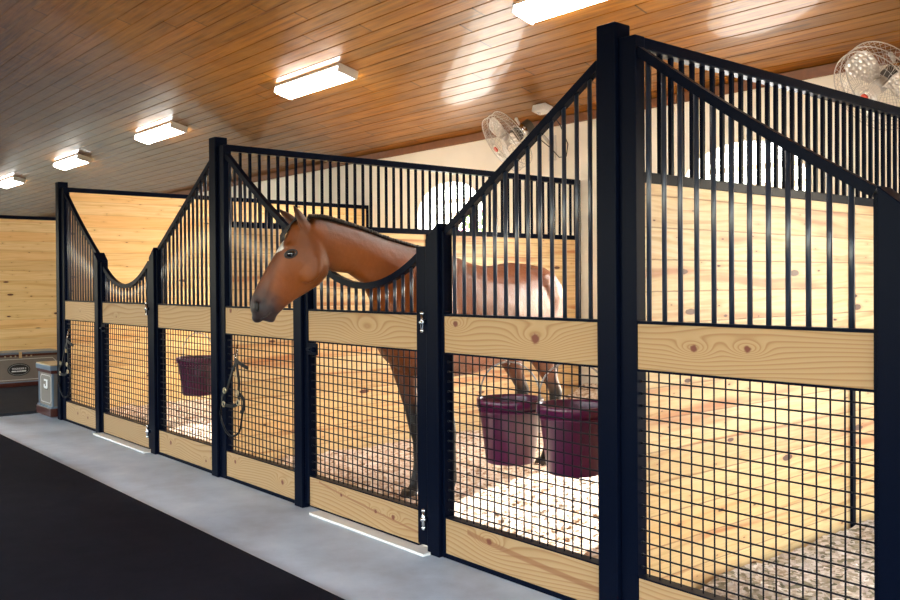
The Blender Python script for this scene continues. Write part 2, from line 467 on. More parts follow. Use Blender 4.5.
def front(name, label, cat, x0, x1, zf, kn_mid=(), kn_bot=(), sl=.02, sr=.02, hl=None, hr=None, tone=.88, seed=0., group=None, bars0=None, streak=None):
    """steel framed infill: bottom board, wire mesh, middle board, vertical bars and a swept top rail"""
    xc = (x0+x1)/2; t = thing(name, label, cat, (xc, 0, 0), group)
    a, b = x0+sl, x1-sr
    hl = zf(x0) if hl is None else hl; hr = zf(x1) if hr is None else hr
    MB().box(x0, a, -.028, .034, -.02 if cat != 'door' else .01, hl).build('stile', black, t, bevel=.003)
    MB().box(b, x1, -.028, .034, -.02 if cat != 'door' else .01, hr).build('stile', black, t, bevel=.003)
    mm = board_mat('front_board', [(k_[0]-xc, *k_[1:]) for k_ in kn_mid], tone, seed)
    bm_ = board_mat('front_board', [(k_[0]-xc, *k_[1:]) for k_ in kn_bot], tone, seed+7.3, streak=(streak[0]-xc, streak[1], streak[2]-xc, streak[3], streak[4]) if streak else None)
    MB().box(a, b, -.022, .018, 1.037, 1.222).build('middle_board', mm, t, bevel=.002)
    MB().box(a, b, -.022, .018, .004, .183).build('bottom_board', bm_, t, bevel=.002)
    for y1_, za, zb in ((.024, 1.222, 1.234), (.024, 1.028, 1.037), (.030, .183, .190), (.024, -.004 if cat == 'door' else -.0195, .004)):
        MB().box(a, b, -.024, y1_, za, zb).build('rail', black, t)
    mb = MB(); s = .0508; r = .0035
    k = 0; x = a+.035
    while x < b-.01:
        mb.tube([(x, .004, .188), (x, .004, 1.03)], r, 6, caps=False); x += s
    z = .190+s*.7
    while z < 1.025:
        mb.tube([(a, -.0015, z), (b, -.0015, z)], r, 6, caps=False)
        mb.ball((a+.006, -.003, z), .007, 6); mb.ball((b-.006, -.003, z), .007, 6)
        z += s
    mb.build('wire_mesh', wire_m, t)
    # bars
    x = (bars0 if bars0 is not None else a+.045)
    while x < b-.02:
        zt = zf(x)
        MB().tube([(x, 0, 1.23), (x, 0, zt-.005)], .0100, 10).build('bar', bar_m, t); x += .0755
    # top rail: square tube following the sweep
    N = 28; rings = []
    for i in range(N+1):
        x = a+(b-a)*i/N; z = zf(x); dz = (zf(x+.01)-zf(x-.01))/.02
        n = Vector((-dz, 0, 1)).normalized()
        c = Vector((x, 0, z)); h = .018; w = .018
        rings.append([c+n*h+Vector((0,-w,0)), c+n*h+Vector((0,w,0)), c-n*h+Vector((0,w,0)), c-n*h+Vector((0,-w,0))])
    MB().loft(rings, smooth=False).build('top_rail', black, t)
    return t
def lerp_rise(xa, xb, za=1.665, zb=2.325, sag=.0):
    return lambda x: za+(zb-za)*min(1, max(0, (x-xa)/(xb-xa)))-sag*math.sin(PI*min(1, max(0, (x-xa)/(xb-xa))))
def dip(xc, h=.60, lo=1.378, hi=1.60):
    return lambda x: lo+(hi-lo)*min(1, abs((x-xc)/h))**2.0

front('grille_panel', 'narrow front panel at the far end with a halter hung beside it', 'panel', -9.765, -8.70, lerp_rise(-8.70, -9.66, sag=.02), kn_mid=[(-9.2, 1.13, .008)], kn_bot=[(-9.3, .1, .016), (-9.0, .09, .014)], sl=.10, hl=2.40, seed=1)
d1 = front('stall_door', 'far stall door of pine and wire mesh with dipped top rail', 'door', -8.60, -7.356, dip(-8.02, .60), kn_mid=[(-8.2, 1.10, .01)], sl=.045, sr=.095, hl=1.60, hr=1.585, seed=2, tone=.80)
front('grille_panel', 'front panel of the far stall with a dark bucket seen behind it', 'panel', -7.255, -6.195, lerp_rise(-7.27, -6.21, sag=.0), kn_bot=[(-7.0, .11, .018), (-6.35, .06, .012)], sr=.02, hr=2.3, seed=3)
front('grille_panel', 'front panel left of the horse chin with a halter hung beside it', 'panel', -6.095, -5.002, lerp_rise(-4.985, -6.00, sag=.02), kn_mid=[(-5.92, 1.20, .016)], kn_bot=[(-5.87, .125, .013), (-5.2, .09, .016)], sl=.092, hl=2.40, seed=4)
d2 = front('stall_door', 'stall door that the horse leans its neck over, dipped top rail', 'door', -4.902, -3.648, dip(-4.27, .61), kn_mid=[(-4.22, 1.13, .0005, .05)], kn_bot=[(-4.5, .13, .010), (-4.15, .10, .012), (-3.98, .10, .014)], streak=(-4.75, .165, -3.7, .06, .006), sl=.045, sr=.105, hl=1.60, hr=1.585, seed=5)
front('grille_panel', 'front panel between the horse shoulder and right foreground post, two buckets behind it', 'panel', -3.548, -2.487, lerp_rise(-3.53, -2.50, 1.655, 2.325), kn_mid=[(-3.44, 1.185, .016), (-2.88, 1.135, .024)], kn_bot=[(-3.20, .135, .016)], hr=2.33, seed=6, bars0=-3.471, streak=(-3.36, .150, -2.50, .075, .013))
front('grille_panel', 'front panel of the nearest stall at the right, sloping down to the right edge', 'panel', -2.383, -1.320, lerp_rise(-1.33, -2.30, 1.675, 2.335, sag=.02), kn_mid=[(-2.03, 1.135, .014), (-1.80, 1.145, .013)], sl=.085, hl=2.40, seed=8, bars0=-2.255)

# door hardware
def hardware(door, xl, xr):
    for z in (1.19, .16):
        MB().box(xr-.03, xr+.012, -.052, -.028, z-.012, z+.012).build('hinge', black, door)
        h = MB().tube([(xr+.002, -.062, z-.045), (xr+.002, -.062, z+.045)], .010, 10)
        h.tube([(xr+.002, -.062, z-.008), (xr+.002, -.062, z+.008)], .018, 10).ball((xr+.002, -.062, z+.045), .013, 8).ball((xr+.002, -.062, z-.045), .013, 8)
        tag(h.build('hinge_pin', chrome, door), 'chrome hinge pin')
    MB().box(xl, xl+.115, -.036, -.029, .952, 1.024).build('latch_plate', black, door, bevel=.002)
    MB().tube([(xl+.01, -.045, .985), (xl+.085, -.045, .985)], .009, 8).ball((xl+.09, -.047, .985), .019, 10).build('latch_handle', black, door)
hardware(d1, -8.565, -7.385); hardware(d2, -4.85, -3.662)
# thresholds
thr = plain('pale_threshold_metal', (.85, .81, .75), .5)
tag(MB().box(-4.74, -3.62, -.10, .119, -.0195, -.006).build('door_threshold', thr, loc=(-4.27, 0, 0)), 'pale strip on the floor under the horse stall door', 'threshold')
tag(MB().box(-8.62, -7.36, -.10, .119, -.0195, -.006).build('door_threshold', thr, loc=(-8, 0, 0)), 'pale strip on the floor under the far stall door', 'threshold')

# ------------------------------------------------------------------ ceiling lights
def emis(name, c, s):
    m, nt, b = newmat(name); b.inputs['Base Color'].default_value = (.9, .9, .9, 1)
    b.inputs['Emission Color'].default_value = (*c, 1); b.inputs['Emission Strength'].default_value = s
    return m
lens_m = emis('lit_lens', (1, .96, .90), 19.5)
def fixture():
    t = thing('ceiling_light', 'x', 'ceiling light', (0, 0, 0), 'ceiling lights in a row')
    # local: x along, y up-slope across, z normal of ceiling (down = -z)
    MB().box(-.64, .64, -.12, .12, -.03, .0).build('housing', white_pl, t, bevel=.004)
    rings = []
    for x in (-.63, .63):
        rings.append([Vector((x, y, z)) for y, z in ((-.115, -.03), (-.115, -.075), (-.085, -.095), (.085, -.095), (.115, -.075), (.115, -.03))])
    MB().loft(rings, smooth=False).build('lens', lens_m, t)
    [MB().box(xx, xx+.015, -.12, .12, -.09, .0).build('end_cap', white_pl, t) for xx in (-.645, .63)]
    return t
f0 = fixture(); LY = 2.10
labs = ['bright ceiling light cut by the top edge of the photo, nearest of the row', 'rectangular ceiling light above the horse head, second nearest of the row', 'rectangular ceiling light in the middle of the row, above the far stall', 'small-looking ceiling light, second from the far end of the row', 'farthest ceiling light of the row, at the left edge of the photo']
for i, x in enumerate((-4.42, -8.19, -12.30, -16.16, -20.10)):
    f = f0 if i == 0 else dup(f0)
    f.location = (x, LY, EZ+SL*(3.95-LY)); f.rotation_euler = (-math.atan(SL), 0, 0); f['label'] = labs[i]

for i, x in enumerate((-.50, -4.42, -8.19, -12.30, -16.16)):  # unseen extra row, added to brighten the ceiling and even out the aisle
    f = dup(f0); f.location = (x, -3.9-LY, EZ+SL*(3.95-LY)); f.rotation_euler = (math.atan(SL), 0, 0)
    f['label'] = 'added unseen ceiling light on the opposite roof slope, brightening the aisle'; f['group'] = 'added unseen lights on the opposite roof slope'

# ------------------------------------------------------------------ wall fans
cage_m = plain('pale_wire', (.55, .53, .50), .35, .6)
blade_m = plain('fan_blade_aluminium', (.62, .58, .53), .35, .5)
motor_m = plain('dark_motor', (.06, .05, .04), .4)
red_m = plain('red_badge', (.65, .07, .03), .4)
cord_m = plain('black_cord', (.01, .01, .01), .5)
def fan(M, label, cordlen=.5):
    M = Vector(M); a = Vector((-.33, -.75, -.58)).normalized()
    up = Vector((0,0,1)); up = (up-a*up.dot(a)).normalized(); sd = a.cross(up)
    t = thing('wall_fan', label, 'fan', (M.x, WB-.0, M.z-.35), 'wall fans on the back wall')
    P = lambda r, th, h: M+a*h+up*(r*math.cos(th))+sd*(r*math.sin(th))
    R = .315; mb = MB()
    prof_f = lambda q: .34-.075*q*q            # front dome
    prof_b = lambda q: .10+.035*q*q
    N = 44
    for k in range(N):
        th = 2*PI*k/N
        mb.tube([P(R*q, th+.25*q, prof_f(q)) for q in (.16, .45, .75, 1)], .0016, 4, caps=False)
        mb.tube([P(R*q, th, prof_b(q)) for q in (.25, .6, 1)], .0016, 4, caps=False)
        mb.tube([P(R, th+.25, prof_f(1)), P(R, th, prof_b(1))], .0016, 4, caps=False)
    for h in (prof_f(1), .2, prof_b(1)):
        mb.tube([P(R, 2*PI*k/48, h) for k in range(48)], .004, 6, closed=True)
    for q in (.3, .5, .7, .85):
        mb.tube([P(R*q, 2*PI*k/40, prof_f(q)) for k in range(40)], .0018, 4, closed=True)
    for q in (.4, .7): mb.tube([P(R*q, 2*PI*k/40, prof_b(q)) for k in range(40)], .0018, 4, closed=True)
    mb.build('guard', cage_m, t)
    for b in range(3):
        mb = MB(); g = []
        for i in range(7):
            q = .18+.72*i/6
            for j in range(7):
                v = j/6-.5; wdt = .95+.35*math.sin(PI*i/6)
                g.append(P(R*q, 2*PI*b/3+v*wdt+.3*q, .20+v*.07*(1.1-q)))
        for i in range(6):
            for j in range(6): mb.add([g[i*7+j], g[i*7+j+1], g[(i+1)*7+j+1], g[(i+1)*7+j]], [(0,1,2,3)], True)
        o = mb.build('blade', blade_m, t); sm = o.modifiers.new('s', 'SOLIDIFY'); sm.thickness = .002
    MB().tube([P(0,0,.14), P(0,0,.24)], .05, 16).build('hub', blade_m, t)
    MB().tube([P(0,0,.338), P(0,0,.352)], .028, 16).build('badge', red_m, t)
    MB().tube([P(0,0,-.12), P(0,0,.10)], [.070, .075], 20).build('motor', motor_m, t, bevel=.01)
    tag(MB().tube([P(0,0,-.03), P(0,0,.04)], .077, 20).build('motor_band', chrome, t), 'shiny band around the motor')
    MB().tube([P(0,0,-.02)+up*.07, P(0,0,-.02)+up*.12], .014, 10).ball(P(0,0,-.02)+up*.13, .02, 8).build('knob', white_pl, t)
    w = Vector((M.x+.06, WB, M.z-.12))
    MB().tube([P(0,0,-.1), (M.x+.05, WB-.12, M.z-.04), (w.x, WB-.02, w.z)], .018, 10).build('arm', cage_m, t)
    MB().box(w.x-.05, w.x+.05, WB-.02, WB, w.z-.16, w.z+.10).build('wall_plate', white_pl, t, bevel=.003)
    return t
fan((-6.556, 3.55, 2.94), 'wire-guarded wall fan seen above the sloping rail near the middle of the photo')
fan((-2.80, 3.55, 2.86), 'wire-guarded wall fan at the upper right edge of the photo')
jb = thing('junction_box', 'small white box on the ceiling above the middle fan', 'box', (-6.33, 3.62, EZ+SL*.33))
jz = EZ+SL*.33-.045
MB().obox((-6.33, 3.62, jz), (.09, 0, 0), (0, .06, -.015), (0, .008, .035)).build('housing', white_pl, jb, bevel=.01)
MB().tube([(-6.36, 3.60, jz-.055), (-6.36, 3.60, jz-.03)], .018, 12).build('indicator', chrome, jb)
tag(MB().tube([(-6.28, 3.68, jz-.02), (-6.25, 3.80, 2.98), (-6.24, 3.90, 2.80), (-6.28, 3.92, 2.68), (-6.38, 3.92, 2.68), (-6.47, 3.90, 2.78), (-6.54, 3.75, 2.90)], .005, 6).build('power_cord', cord_m), 'dark cord hanging from the white ceiling box to the middle fan', 'cord')

# ------------------------------------------------------------------ buckets
maroon = plain('maroon_plastic', (.10, .005, .045), .28, 0, .5, var=.1)
steel = plain('galvanised_wire', (.42, .42, .44), .3, .9)
def bucket(c, rim_z, rt, rb, h, ang, label, group=None, hook=None):
    c = Vector((c[0], c[1], rim_z-h))
    t = thing('feed_bucket', label, 'bucket', c, group)
    z0 = c.z; o = lambda z: (0,0,z)
    prof = [(.001, 0), (rb-.004, 0), (rb, .004), (rt-.008, h-.045), (rt+.004, h-.043), (rt+.006, h-.004), (rt+.003, h), (rt-.006, h), (rt-.008, h-.01), (rb-.006, .008), (.001, .008)]
    MB().lathe(prof, c, 40).build('body', maroon, t)
    rib = MB()
    rib.tube([c+Vector(((rt-.006)*math.cos(2*PI*k/40), (rt-.006)*math.sin(2*PI*k/40), h-.06)) for k in range(40)], .005, 6, closed=True)
    rib.build('rim_band', maroon, t)
    e = Vector((math.cos(ang), math.sin(ang), 0)); nrm = Vector((-math.sin(ang), math.cos(ang), 0))
    top = hook if hook is not None else .20
    pts = []
    for i in range(25):
        a = PI*i/24
        q = c+Vector((0,0,h-.02))-e*(rt+.006)*math.cos(a)+Vector((0,0,1))*(top+.02)*math.sin(a)**.8
        pts.append(q)
    MB().tube(pts, .0045, 8).build('handle', tag(steel) if False else steel, t)
    for s_ in (-1, 1):
        MB().obox(c+e*(rt+.006)*s_+Vector((0,0,h-.022)), e*.006, nrm*.018, Vector((0,0,.024))).build('handle_ear', steel, t, bevel=.003)
    # snap hook and strap to the board
    p = c+Vector((0,0,h+top))
    MB().tube([p+Vector((0,-.002,-.012)), p+Vector((0,-.03,.01)), p+Vector((0,-.06,.04)), p+Vector((0, -.10, .11)), p+Vector((0, .026-p.y, .15))], .005, 8).build('hook', steel, t)
    return t
bucket((-3.315, .235), .80, .166, .125, .325, .35, 'maroon bucket hanging behind the mesh, left of the pair near the horse', hook=.185)
bucket((-2.870, .225), .815, .170, .128, .325, .45, 'maroon bucket hanging behind the mesh beside the right foreground post', hook=.20)
bucket((-7.02, .23), .79, .172, .130, .31, .35, 'dark maroon bucket hanging in the far stall', hook=.20)

# ------------------------------------------------------------------ halters
lea = plain('black_leather', (.004, .004, .007), .45, 0, .15)
brass = plain('brass_fittings', (.45, .38, .25), .3, 1)
def ribbon(mb, pts, w, t=.004):
    pts = [Vector(p) for p in pts]; rings = []
    for i, p in enumerate(pts):
        tg = (pts[min(i+1, len(pts)-1)]-pts[max(i-1, 0)]).normalized()
        n = Vector((0, 1, 0)); n = (n-tg*n.dot(tg))
        n = n.normalized() if n.length > .05 else Vector((1,0,0))
        s_ = tg.cross(n)
        rings.append([p+s_*w+n*t, p-s_*w+n*t, p-s_*w-n*t, p+s_*w-n*t])
    mb.loft(rings, smooth=False)
def smooth(pts, k=6):
    pts = [Vector(p) for p in pts]; out = []
    for i in range(len(pts)-1):
        p0 = pts[max(i-1, 0)]; p1 = pts[i]; p2 = pts[i+1]; p3 = pts[min(i+2, len(pts)-1)]
        for j in range(k):
            t = j/k
            out.append(.5*((2*p1)+(p2-p0)*t+(2*p0-5*p1+4*p2-p3)*t*t+(3*p1-p0-3*p2+p3)*t**3))
    out.append(pts[-1]); return out
def halter(X, Z, label, sc=1.0):
    t = thing('halter', label, 'halter', (X, -.05, Z), 'halters hung on the stall fronts')
    q = lambda pts: [(X+a*sc*1.8, -.050-d, Z+b*sc) for a, b, d in pts]
    MB().tube([(X-.03*sc, -.03, Z+.10), (X-.02*sc, -.055, Z+.0), (X, -.06, Z-.02)], .007, 8).build('hook', chrome, t)
    mb = MB(); ribbon(mb, smooth(q([(0,0,0),(-.03,-.10,.01),(-.06,-.20,.015),(-.09,-.28,.01)])), .014*sc); mb.build('crown_strap', lea, t)
    mb = MB(); ribbon(mb, smooth(q([(0,0,.01),(.03,-.08,.02),(.045,-.18,.02),(.04,-.28,.02)])), .014*sc); mb.build('cheek_strap', lea, t)
    mb = MB(); ribbon(mb, smooth(q([(-.01,.0,.01),(.06,-.03,.02),(.13,-.06,.015)])), .014*sc); mb.build('strap_end', lea, t)
    mb = MB(); ribbon(mb, smooth(q([(-.09,-.28,.01),(-.13,-.34,.02),(-.10,-.40,.03),(0,-.40,.035),(.05,-.36,.03),(.04,-.28,.02)])), .013*sc); mb.build('noseband', lea, t)
    mb = MB(); ribbon(mb, smooth(q([(.04,-.28,.02),(.09,-.33,.02),(.085,-.42,.02),(.06,-.44,.02)])), .014*sc); mb.build('chin_strap', lea, t)
    mb = MB(); mb.tube(smooth(q([(-.11,-.38,.03),(-.15,-.50,.02),(-.12,-.62,.012),(-.05,-.67,.012),(.03,-.62,.012),(.07,-.50,.02),(.08,-.40,.02)])), .009*sc, 8); mb.build('lead_loop', lea, t)
    for a, b in ((-.09,-.28),(.04,-.28),(-.10,-.40),(.05,-.36)):
        c = Vector((X+a*sc*1.8, -.082, Z+b*sc))
        MB().tube([c+Vector((.018*math.cos(2*PI*k/14), 0, .018*math.sin(2*PI*k/14))) for k in range(14)], .005, 6, closed=True).build('ring', brass, t)
    mb = MB(); c = Vector((X+.03*sc*1.25, -.078, Z-.13*sc)); mb.tube([c+Vector(v) for v in ((-.014,0,-.018),(.014,0,-.018),(.014,0,.018),(-.014,0,.018))], .003, 6, closed=True)
    mb.build('buckle', brass, t)
    return t
halter(-5.775, .865, 'black leather halter hung by the mesh just below and left of the horse muzzle', .82)
halter(-9.50, .84, 'black leather halter hung on the farthest tall post', .9)

# ------------------------------------------------------------------ trunks
taupe = plain('taupe_panel', (.20, .165, .14), .45)
oxb = plain('dark_red_wood', (.065, .012, .008), .3, coat=.4)
pin = plain('pale_pinstripe', (.62, .60, .55), .4)
bluegrey = plain('blue_grey_edging', (.16, .22, .30), .3, .4)
tantop = plain('tan_trunk_top', (.55, .38, .20), .4)
blk = plain('black_paint', (.01, .01, .01), .4)
wht = plain('white_paint', (.8, .8, .8), .4)
def text_mesh(body, size, loc, rotz, mat, name, parent, depth=.001, sx=1.0):
    cu = bpy.data.curves.new(name, 'FONT'); cu.body = body; cu.size = size; cu.align_x = 'CENTER'; cu.align_y = 'CENTER'; cu.extrude = depth
    o = bpy.data.objects.new(name, cu); COL.objects.link(o)
    bpy.context.view_layer.update()
    me = bpy.data.meshes.new_from_object(o.evaluated_get(bpy.context.evaluated_depsgraph_get()))
    bpy.data.objects.remove(o)
    m = bpy.data.objects.new(name, me); COL.objects.link(m); me.materials.clear(); me.materials.append(mat)
    m.parent = parent; m.location = Vector(loc)-parent_world(parent); m.rotation_euler = (PI/2, 0, rotz); m.scale = (sx, 1, 1)
    return m
def big_trunk():
    x1 = -13.08; x0 = -13.56; y0, y1 = -.10, .93
    t = thing('tack_trunk', 'large taupe tack trunk with an oval emblem against the pine end wall', 'trunk', ((x0+x1)/2, (y0+y1)/2, 0))
    MB().box(x0, x1-.01, y0+.01, y1-.01, .06, .42).build('body', taupe, t, bevel=.004)
    MB().box(x0, x1+.012, y0, y1+.01, .014, .068).build('base', oxb, t, bevel=.006)
    MB().box(x0, x1+.004, y0, y1, .068, .082).build('base_moulding', bluegrey, t)
    MB().box(x0, x1+.008, y0, y1+.006, .42, .452).build('lid', oxb, t, bevel=.004)
    MB().box(x0, x1+.016, y0-.004, y1+.010, .452, .478).build('lid_edging', bluegrey, t, bevel=.004)
    # pinstripe with clipped corners
    X = x1-.008; a, b, lo, hi, c = y0+.05, y1-.05, .105, .385, .04
    MB().tube([(X,a+c,lo),(X,b-c,lo),(X,b,lo+c),(X,b,hi-c),(X,b-c,hi),(X,a+c,hi),(X,a,hi-c),(X,a,lo+c)], .005, 4, closed=True).build('pinstripe', pin, t)
    for yy in (.23,.30,.36,.50,.56): MB().ball((x1+.004, yy, .425), .014, 8).build('stud', brass, t)
    MB().box(x1, x1+.02, .40, .44, .40, .48).build('clasp', chrome, t)
    yc, zc = .405, .243
    el = lambda ry, rz, x0_, x1_: [[Vector((x_, yc+ry*math.cos(2*PI*k/32), zc+rz*math.sin(2*PI*k/32))) for k in range(32)] for x_ in (x0_, x1_)]
    e = MB().loft(el(.145, .086, x1-.012, x1-.006), smooth=False).build('emblem', blk, t)
    MB().tube([(x1-.005, yc+.128*math.cos(2*PI*k/32), zc+.072*math.sin(2*PI*k/32)) for k in range(32)], .0022, 6, closed=True).build('emblem_ring', plain('silver_ring', (.4,.4,.4), .4), e)
    MB().box(x1-.006, x1-.003, yc-.088, yc+.088, zc-.004, zc+.026).build('emblem_bar', plain('grey_bar', (.10,.10,.10), .4), e)
    text_mesh('THUNDER II', .034, (x1-.002, yc, zc+.012), PI/2, wht, 'emblem_text', e)
    MB().box(x1-.006, x1-.003, yc-.092, yc+.092, zc-.030, zc-.014).build('emblem_band', wht, e)
    text_mesh('* * * *', .03, (x1-.002, yc, zc-.026), PI/2, blk, 'emblem_stars', e)
big_trunk()
def small_trunk():
    x0, x1, y0, y1 = -10.41, -9.90, -.10, .34
    t = thing('grooming_trunk', 'small upright taupe trunk with letter J beside the farthest tall post', 'trunk', ((x0+x1)/2, (y0+y1)/2, 0))
    MB().box(x0+.025, x1-.025, y0+.02, y1, .08, .46).build('body', taupe, t, bevel=.004)
    MB().box(x0, x1, y0-.01, y1, -.019 if y1 < .12 else .0, .088).build('base', oxb, t, bevel=.006)
    MB().box(x0+.01, x1-.01, y0+.0, y1, .088, .105).build('base_moulding', bluegrey, t)
    [MB().box(xx, xx+.025, y0+.012, y0+.03, .1, .455).build('corner_edging', bluegrey, t) for xx in (x0+.01, x1-.035)]
    MB().box(x0+.006, x1-.006, y0, y1, .455, .49).build('lid', oxb, t, bevel=.003)
    MB().box(x0-.006, x1+.006, y0-.012, y1, .49, .54).build('lid_edging', bluegrey, t, bevel=.005)
    MB().box(x0-.002, x1+.002, y0-.006, y1-.004, .54, .552).build('top', tantop, t)
    Y = y0+.018; a, b, lo, hi, c = x0+.075, x1-.075, .135, .425, .03
    MB().tube([(a+c,Y,lo),(b-c,Y,lo),(b,Y,lo+c),(b,Y,hi-c),(b-c,Y,hi),(a+c,Y,hi),(a,Y,hi-c),(a,Y,lo+c)], .004, 4, closed=True).build('pinstripe', pin, t)
    xc = (x0+x1)/2; out = [(-.055,.10),(.065,.10),(.065,-.05),(.045,-.08),(-.04,-.08),(-.065,-.055),(-.065,.0),(-.03,.0),(-.03,-.035),(.02,-.035),(.02,.065),(-.055,.065)]
    for dx, dz, yy, m_, nm in ((.010, -.010, .002, blk, 'letter_shadow'), (-.004, 0, -.002, wht, 'letter')):
        mb = MB(); n = len(out)
        mb.add([(xc+a_+dx, Y+yy-.001, .325+b_*.55+dz) for a_, b_ in out]+[(xc+a_+dx, Y+yy+.003, .325+b_*.55+dz) for a_, b_ in out], [tuple(range(n)), tuple(range(n, 2*n))[::-1]]+[(k, (k+1) % n, (k+1) % n+n, k+n) for k in range(n)])
        mb.build(nm, m_, t)
small_trunk()

# ------------------------------------------------------------------ plants outside the far stall opening
def shrub():
    leaf, nt, b = newmat('leaves'); v, s = objco(nt)
    L(nt, ramp(nt, noi(nt, v, 8, 2), [(.3, (.10, .22, .05)), (.7, (.25, .40, .12))]), b.inputs['Base Color'])
    pinkm = plain('pink_petals', (.80, .18, .55), .6)
    t = thing('flowering_shrub', 'tall shrub with pink flowers outside the far stall opening', 'shrub', (-9.6, 5.6, -.05))
    r = random.Random(4)
    MB().tube([(-9.6, 5.6, -.05), (-9.62, 5.6, 1.2), (-9.5, 5.65, 2.1)], [.05, .035, .015], 8).tube([(-9.62, 5.6, 1.0), (-9.9, 5.5, 1.9)], [.03, .01], 8).tube([(-9.62, 5.6, 1.1), (-9.1, 5.6, 2.0)], [.03, .01], 8).build('stem', plain('bark', (.12, .08, .05), .8), t)
    lf = MB(); fl = MB()
    for i in range(900):
        while True:
            p = Vector((r.uniform(-1,1), r.uniform(-1,1), r.uniform(-1,1)))
            if p.length < 1: break
        c = Vector((-9.55+p.x*.65, 5.6+p.y*.4, 1.7+p.z*.72))
        d = Vector((r.uniform(-1,1), r.uniform(-1,1), r.uniform(-.3,1))).normalized(); e = d.orthogonal().normalized()
        mb, s_ = (fl, .035) if r.random() < .14 else (lf, .05)
        mb.add([c-d*s_, c+e*s_*.45, c+d*s_, c-e*s_*.45], [(0,1,2,3)])
        if mb is fl: f = d.cross(e); mb.add([c-f*s_, c+e*s_*.45, c+f*s_, c-e*s_*.45], [(0,1,2,3)])
    tag(lf.build('foliage', leaf, t)); tag(fl.build('blossom', pinkm, t), 'pink blossoms')
shrub()
fn = thing('fence', 'tan rails outside beyond the arched opening of the horse stall', 'fence', (-6, 7.23, -.05))
tan = plain('tan_rail', (.55,.38,.22), .6)
for za, zb in ((2.52, 2.60), (2.78, 2.84)): MB().box(-13.8, 1.8, 7.2, 7.26, za, zb).build('rail', tan, fn)
for x in (-13.9, 1.8): MB().box(x, x+.1, 7.18, 7.28, -.05, 2.9).build('fence_post', tan, fn)

